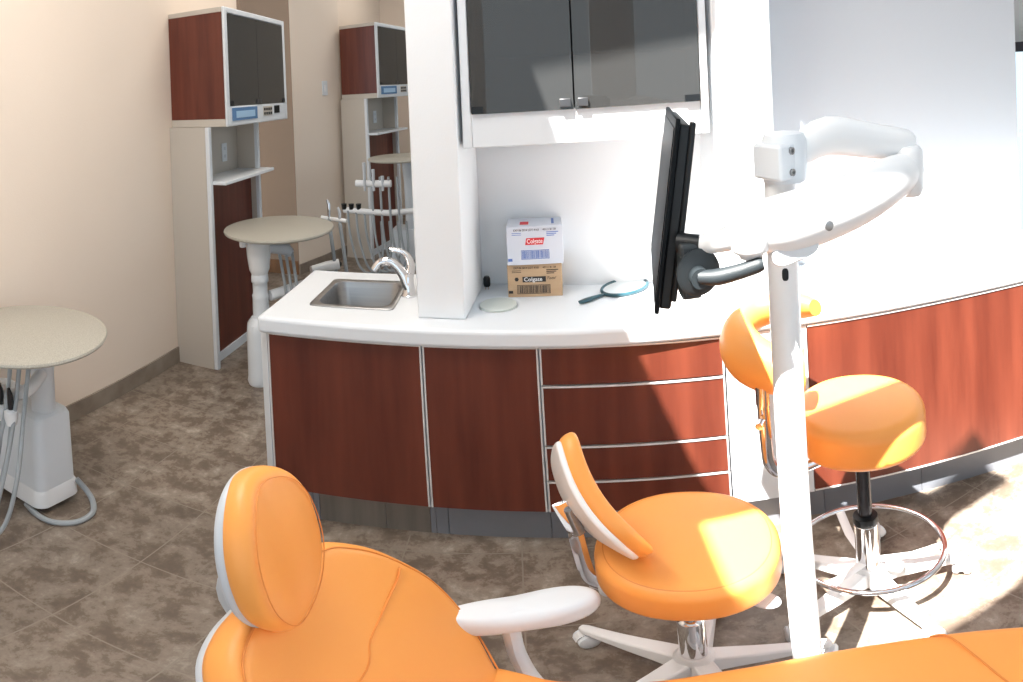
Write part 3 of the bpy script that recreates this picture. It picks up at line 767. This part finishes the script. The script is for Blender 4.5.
link('back_bar', tube(bmesh.new(), [q0+BV*.05-BW*.022, q0-BV*.05-BW*.022, (.080, 1.10, .66), (.098, 1.10, .52), (.125, 1.10, .478), (.18, 1.095, .472), (.26, 1.085, .472)], .014, 10, flat=(.35, 1.2), smooth=5), 'chrome', t, smooth=True)
link('bar_clamp', pad(bmesh.new(), superell(.035, .028, 3), T(.15, 1.095, .474), .012, .002, .006), 'grey_plastic', t, smooth=True)

# tall stool with body support
TX, TY, TZ = .835, 1.195, .755
t = thing('stool', 'tall orange stool with chrome foot ring before the right wood panel', 'stool', (TX, TY, 0), 'orange stools')
star_base(t, TX, TY, (-95, -23, 49, 121, 193), L=.275)
link('gas_column', lathe(bmesh.new(), [(.033, .13), (.033, .33), (.028, .335), (.0, .335)], T(TX, TY, 0), 28), 'chrome', t, smooth=True)
link('gas_collar', lathe(bmesh.new(), [(.034, .335), (.036, .345), (.034, .365), (.022, .368)], T(TX, TY, 0), 28), 'black', t, smooth=True)
link('gas_piston', lathe(bmesh.new(), [(.020, .36), (.020, .66), (.0, .66)], T(TX, TY, 0), 24), 'darksteel', t, smooth=True)
mx = T(TX, TY, TZ-.040) @ RZ(radians(-35))
s_ = link('seat', pad(bmesh.new(), superell(.178, .178, 2.1, 72), mx, .062, .006, .034), 'orange', t, smooth=True)
link('seat_plate', lathe(bmesh.new(), [(.04, TZ-.125), (.10, TZ-.10), (.11, TZ-.098)], T(TX, TY, 0), 28), 'grey_plastic', t, smooth=True)
RZ_, RR = .22, .205
fr_ = link('foot_ring', tube(bmesh.new(), [(TX+.01+RR*cos(a), TY+RR*sin(a), RZ_) for a in [2*pi*i/64 for i in range(64)]], .009, 10, closed=True), 'chrome', t, smooth=True)
for a in (200, 320, 80):
    a = radians(a); link('ring_spoke', tube(bmesh.new(), [(TX+.03*cos(a), TY+.03*sin(a), .17), (TX+.12*cos(a), TY+.12*sin(a), .185), (TX+.01+RR*cos(a), TY+RR*sin(a), RZ_)], .010, 8, flat=(.5, 1.4)), 'plastic_w', fr_, smooth=True)
link('ring_knob', tube(bmesh.new(), [(TX+.03, TY-.05, .16), (TX+.045, TY-.085, .165)], .019, 16), 'plastic', t, smooth=True)
# curved body support pad sweeping round the seat
cxp, cyp, rp = TX-.03, TY+.02, .30
arc = [(.69, 1.23, .905), (.625, 1.265, .91), (.585, 1.32, .925), (.575, 1.385, .945), (.60, 1.44, .965), (.66, 1.465, .985), (.725, 1.445, 1.0), (.775, 1.385, 1.015), (.795, 1.335, 1.02)]
rad = [.060, .068, .074, .072, .064, .056, .052, .047, .030]
link('body_support', tube(bmesh.new(), arc, rad, 20, smooth=4, flat=(1.0, .72)), 'orange', t, smooth=True)
link('support_tube', tube(bmesh.new(), [(.585, 1.27, .89), (.585, 1.27, .85), (.588, 1.268, .70), (.595, 1.265, .62), (.63, 1.255, .585), (.70, 1.235, .60), (.80, 1.20, .64)], .013, 14, smooth=6, flat=(1, 1.3)), 'chrome', t, smooth=True)
link('tube_sleeve', tube(bmesh.new(), [(.585, 1.27, .875), (.585, 1.27, .82)], .0185, 16), 'chrome', t, smooth=True)
link('adjust_knob', tube(bmesh.new(), [(.570, 1.25, .78), (.552, 1.23, .78)], .010, 12), 'chrome', t, smooth=True)

# ---------------------------------------------------------------- monitor post, arm and monitor
PX_, PY_ = .462, .886
t = thing('monitor_post', 'tall white round post standing between the two orange stools', 'post', (PX_, PY_, 0))
link('pole', lathe(bmesh.new(), [(.0285, .012), (.0285, 1.475), (.027, 1.478), (0, 1.478)], T(PX_, PY_, 0), 40), 'plastic_w', t, smooth=True)
link('foot_plate', lathe(bmesh.new(), [(.07, 0), (.07, .010), (.066, .014), (.0, .014)], T(PX_, PY_, 0), 40), 'plastic_w', t, smooth=True)
link('cable_slot', pad(bmesh.new(), superell(.006, .011, 3), frame((PX_-.010, PY_-.0268, 1.318), (.93, -.35, 0), (0, 0, 1), (-.35, -.93, 0)), .002, 0), 'black', t, smooth=True)
a_ = thing('swing_arm', 'white two-section swing arm clamped to the top of the post', 'arm', (PX_, PY_, 1.46))
cx_, cy_ = PX_+.012, PY_
bm = lathe(bmesh.new(), [(.0295, 1.470), (.040, 1.470), (.042, 1.475), (.042, 1.535), (.036, 1.548), (0, 1.553)], T(cx_, cy_, 0), 36)
link('swivel_cap', bm, 'plastic', a_, smooth=True)
cl = link('clamp_block', box(bmesh.new(), -.052, -.012, -.040, .03, 1.478, 1.535, T(cx_, cy_, 0) @ RZ(radians(18))), 'plastic', a_, bevel=.005)
for zz in (1.490, 1.524):
    link('bolt', lathe(bmesh.new(), [(.006, 0), (.006, .004), (.003, .004), (.003, .001), (0, .001)], T(cx_, cy_, 0) @ RZ(radians(18)) @ T(-.024, -.040, zz) @ RX(pi/2), 16), 'steel', cl, smooth=True)
link('upper_arm', tube(bmesh.new(), [(cx_+.03, cy_, 1.512), (cx_+.09, cy_-.005, 1.535), (cx_+.20, cy_-.01, 1.515), (cx_+.275, cy_-.02, 1.500), (cx_+.29, cy_-.024, 1.494)], [.026, .034, .032, .030, .018], 18, smooth=4, flat=(1, .8)), 'plastic_w', a_, smooth=True)
ex, ey = .745, .855
link('elbow', lathe(bmesh.new(), [(.0, 1.405), (.026, 1.408), (.032, 1.42), (.032, 1.49), (.024, 1.50), (0, 1.502)], T(ex, ey, 0), 28), 'plastic_w', a_, smooth=True)
fo = link('forearm', tube(bmesh.new(), [(.765, .852, 1.455), (.70, .838, 1.45), (.60, .825, 1.432), (.50, .815, 1.422), (.43, .81, 1.418), (.39, .81, 1.422), (.365, .81, 1.424)], [.028, .042, .048, .050, .048, .040, .022], 22, smooth=4, flat=(1, .72)), 'plastic_w', a_, smooth=True)
link('screw_cover', lathe(bmesh.new(), [(.008, 0), (.008, .003), (.005, .004), (0, .003)], T(.487, .764, 1.415) @ RX(pi/2), 18), 'steel', fo, smooth=True)
link('arm_cover', pad(bmesh.new(), superell(.045, .018, 3.2), frame((.440, .800, 1.378), (.98, .03, .13), (-.13, 0, 1), (0, -1, 0)), .010, 0, .004), 'plastic', fo, smooth=True)
link('wrist_cap', lathe(bmesh.new(), [(0, 1.374), (.018, 1.376), (.022, 1.382), (.030, 1.387), (.032, 1.392), (.032, 1.42), (.026, 1.44), (0, 1.445)], T(.365, .812, 0), 28), 'plastic_w', a_, smooth=True)
link('brass_pivot', lathe(bmesh.new(), [(0, 1.364), (.014, 1.366), (.014, 1.377), (0, 1.377)], T(.368, .805, 0), 20), 'brass', a_, smooth=True)
link('neck', tube(bmesh.new(), [(.355, .825, 1.41), (.325, .85, 1.398), (.295, .875, 1.390)], [.022, .018, .015], 16), 'plastic_w', a_, smooth=True)

mt = thing('monitor', 'thin black flat monitor seen edge-on on its swing arm', 'monitor', (.27, .93, 1.40))
WD = Vector((.235, .972, 0)).normalized()                  # along the width, away from the camera
HD = Vector((.17, 0, .985)); HD = (HD-WD*HD.dot(WD)).normalized()
ND = WD.cross(HD)
if ND.x < 0: ND = -ND
near = Vector((.260, .900, 1.428))                          # middle of the near edge
ctr = near+WD*.19
mm = frame(ctr, WD, HD, ND)
link('back_cover', box(bmesh.new(), -.188, .188, -.150, .150, -.006, .016, mm), 'black', mt, bevel=.005)
bz = link('bezel', box(bmesh.new(), -.192, .192, -.158, .158, -.012, -.004, mm), 'blackgloss', mt, bevel=.002)
link('screen', box(bmesh.new(), -.178, .178, -.142, .142, -.0135, -.012, mm), 'blackgloss', bz)
link('rear_rail', box(bmesh.new(), -.19, -.165, -.135, .155, .014, .024, mm), 'black', mt, bevel=.003)
bk_ = ctr-WD*.13-HD*.055
link('mount_plate', lathe(bmesh.new(), [(.036, 0), (.038, .006), (.038, .018), (.030, .022), (0, .022)], frame((.292, .872, 1.352), (0, 0, 1), (1, 0, 0), (-.2, -1, 0)), 28), 'charcoal', mt, smooth=True)
link('mount_block', box(bmesh.new(), .0, .035, -.02, .02, -.045, .045, frame((.262, .880, 1.352), (1, -.1, 0), (.1, 1, 0), (0, 0, 1))), 'charcoal', mt, bevel=.006)
link('tilt_hinge', tube(bmesh.new(), [(.268, .895, 1.392), (.300, .87, 1.390)], .017, 16), 'black', mt, smooth=True)
lv = link('lever', tube(bmesh.new(), [(.284, .838, 1.350), (.31, .82, 1.352), (.345, .80, 1.362), (.366, .79, 1.369), (.375, .786, 1.371)], [.011, .013, .012, .012, .009], 14, smooth=4), 'charcoal', mt, smooth=True)
link('lever_hub', tube(bmesh.new(), [(.286, .862, 1.349), (.284, .832, 1.349)], .016, 20), 'charcoal', mt, smooth=True)
link('hub_screw', tube(bmesh.new(), [(.284, .833, 1.349), (.2838, .829, 1.349)], .007, 16), 'black', mt, smooth=True)

# ---------------------------------------------------------------- patient chair
dc = thing('dental_chair', 'large orange reclining dental chair across the bottom of the photo', 'chair', (.05, .66, 0))
# back
U = Vector((0, 1, 0)); Vv = Vector((-.527, 0, .85)); Wn = Vector((.85, 0, .527))
bo = Vector((-.100, .690, .388))
prof = [(-.14, .16), (-.06, .155), (.014, .178), (.10, .240), (.19, .278), (.28, .288), (.36, .270), (.43, .240), (.485, .200), (.52, .160), (.538, .10), (.54, .04)]
ol = [(w_, v_) for v_, w_ in prof]+[(-w_*.94, v_) for v_, w_ in prof[::-1]]
ol = [(p.x, p.y) for p in catmull([(a, b, 0) for a, b in ol], 4, True)]
mxc = frame(bo, U, Vv, Wn)
def backfn(u, v):
    return .035*(abs(u)/.28)**2.2*(1 if v > 0 else 1)-.012*exp(-((v-.42)/.10)**2)*exp(-(u/.12)**2)
ba = link('back_cushion', pad(bmesh.new(), ol, mxc, .035, .004, .03, fn=backfn), 'orange', dc, smooth=True)
pp = catmull([(a, b, 0) for a, b in [(-.225, .365), (-.20, .35), (-.12, .335), (0, .315), (.06, .335), (.12, .342), (.17, .348), (.21, .352), (.235, .362)]], 5)
link('seam', tube(bmesh.new(), [mxc @ Vector((p.x, p.y, .0385+backfn(p.x, p.y))) for p in pp], .0022, 6), 'seam', ba, smooth=True)
pp = [(p[0]*.94, p[1] if p[1] < .2 else .2+(p[1]-.2)*.96) for p in ol]
link('rim_seam', tube(bmesh.new(), [mxc @ Vector((p[0], p[1], .0325+backfn(*p)*1.0)) for p in pp], .0018, 6, closed=True), 'seam', ba, smooth=True)
link('back_shell', pad(bmesh.new(), [(a*.97, b*.98) for a, b in ol], frame(bo-Wn*.034, U, Vv, Wn), .010, 0, .008, fn=backfn, bcrown=.03), 'grey_plastic', dc, smooth=True)
# headrest
HV = Vector((-.17, .0, .97)).normalized(); HU = Vector((-.02, 1, 0)); HU = (HU-HV*HU.dot(HV)).normalized(); HW = HU.cross(HV)
if HW.x < 0: HW = -HW
hc = Vector((-.352, .680, .955))
mh = frame(hc, HU, HV, HW)
ho = []
for i in range(72):
    a = 2*pi*i/72; u, v = cos(a), sin(a)
    ho.append((u*(.110+(.010*v if v > 0 else -.030*v*v)), v*.160))
hr = link('headrest', pad(bmesh.new(), ho, mh, .026, .012, .024, fn=lambda u, v: .018*(abs(u)/.14)**2-.012*exp(-(u/.05)**2)), 'orange', dc, smooth=True)
link('stitching', tube(bmesh.new(), [mh @ Vector((p[0]*.86, p[1]*.90, .0285+.018*(abs(p[0]*.86)/.14)**2-.012*exp(-(p[0]*.86/.05)**2))) for p in ho], .0009, 6, closed=True), 'seam', hr, smooth=True)
link('headrest_shell', pad(bmesh.new(), [(a*.985, b*.985) for a, b in ho], frame(hc-HW*.022, HU, HV, HW), .009, 0, .008, fn=lambda u, v: .018*(abs(u)/.14)**2, bcrown=.012), 'grey_plastic', dc, smooth=True)
link('headrest_bracket', tube(bmesh.new(), [hc-HW*.05, hc-HW*.06-HV*.05, Vector((-.42, .69, .80)), Vector((-.36, .69, .68))], .022, 14, smooth=4, flat=(.6, 1.5)), 'grey_plastic', dc, smooth=True)
link('headrest_knob', tube(bmesh.new(), [hc-HW*.05-HU*.02, hc-HW*.062-HU*.03], .026, 18), 'grey_plastic', dc, smooth=True)
# seat and leg rest
so_ = [(-.14, .86), (0, .845), (.135, .818), (.28, .806), (.449, .772), (.593, .706), (.70, .625), (.785, .52), (.82, .41), (.79, .30), (.68, .235), (.5, .23), (.3, .27), (.1, .33), (-.14, .40)]
so_ = [(p.x, p.y) for p in catmull([(a, b, 0) for a, b in so_], 5, True)]
se = link('seat_cushion', pad(bmesh.new(), so_, T(0, 0, .405), .045, .012, .035), 'orange', dc, smooth=True)
link('seam', tube(bmesh.new(), [(.60, .69, .442), (.615, .66, .456), (.60, .58, .458), (.57, .48, .460), (.54, .36, .456)], .0025, 6, smooth=5), 'seam', se, smooth=True)
link('seat_pan', pad(bmesh.new(), [(.33+(a-.33)*.96, .55+(b-.55)*.95) for a, b in so_], T(0, 0, .345), .014, 0, .01), 'plastic', dc, smooth=True)
link('pedestal', tapered(.02, .42, .44, .74, .03, .335, .03, .08), 'plastic', dc, smooth=True)
link('floor_plate', tapered(-.12, .62, .36, .80, 0, .035, .01, .12), 'plastic', dc, smooth=True)
# armrest
def arm(yc, sgn):
    mxa = T(-.042, yc, .548) @ RZ(radians(13)*sgn)
    oo = []
    for i in range(48):
        a = 2*pi*i/48; u, v = cos(a), sin(a); oo.append((copysign(abs(u)**.8, u)*.152, v*(.045+.008*u)))
    a_ = link('armrest', pad(bmesh.new(), oo, mxa, .030, .004, .026), 'plastic', dc, smooth=True)
    link('armrest_post', tube(bmesh.new(), [(-.060, yc-.01*sgn, .54), (-.058, yc-.012*sgn, .48), (-.05, yc-.02*sgn, .40), (-.02, yc-.07*sgn, .335), (.06, yc-.20*sgn, .32)], [.030, .024, .023, .024, .024], 14, smooth=5, flat=(1.2, .7)), 'plastic', dc, smooth=True)
arm(.965, 1); arm(.40, -1)

for o in bpy.data.objects:
    if '_local' in o: del o['_local']
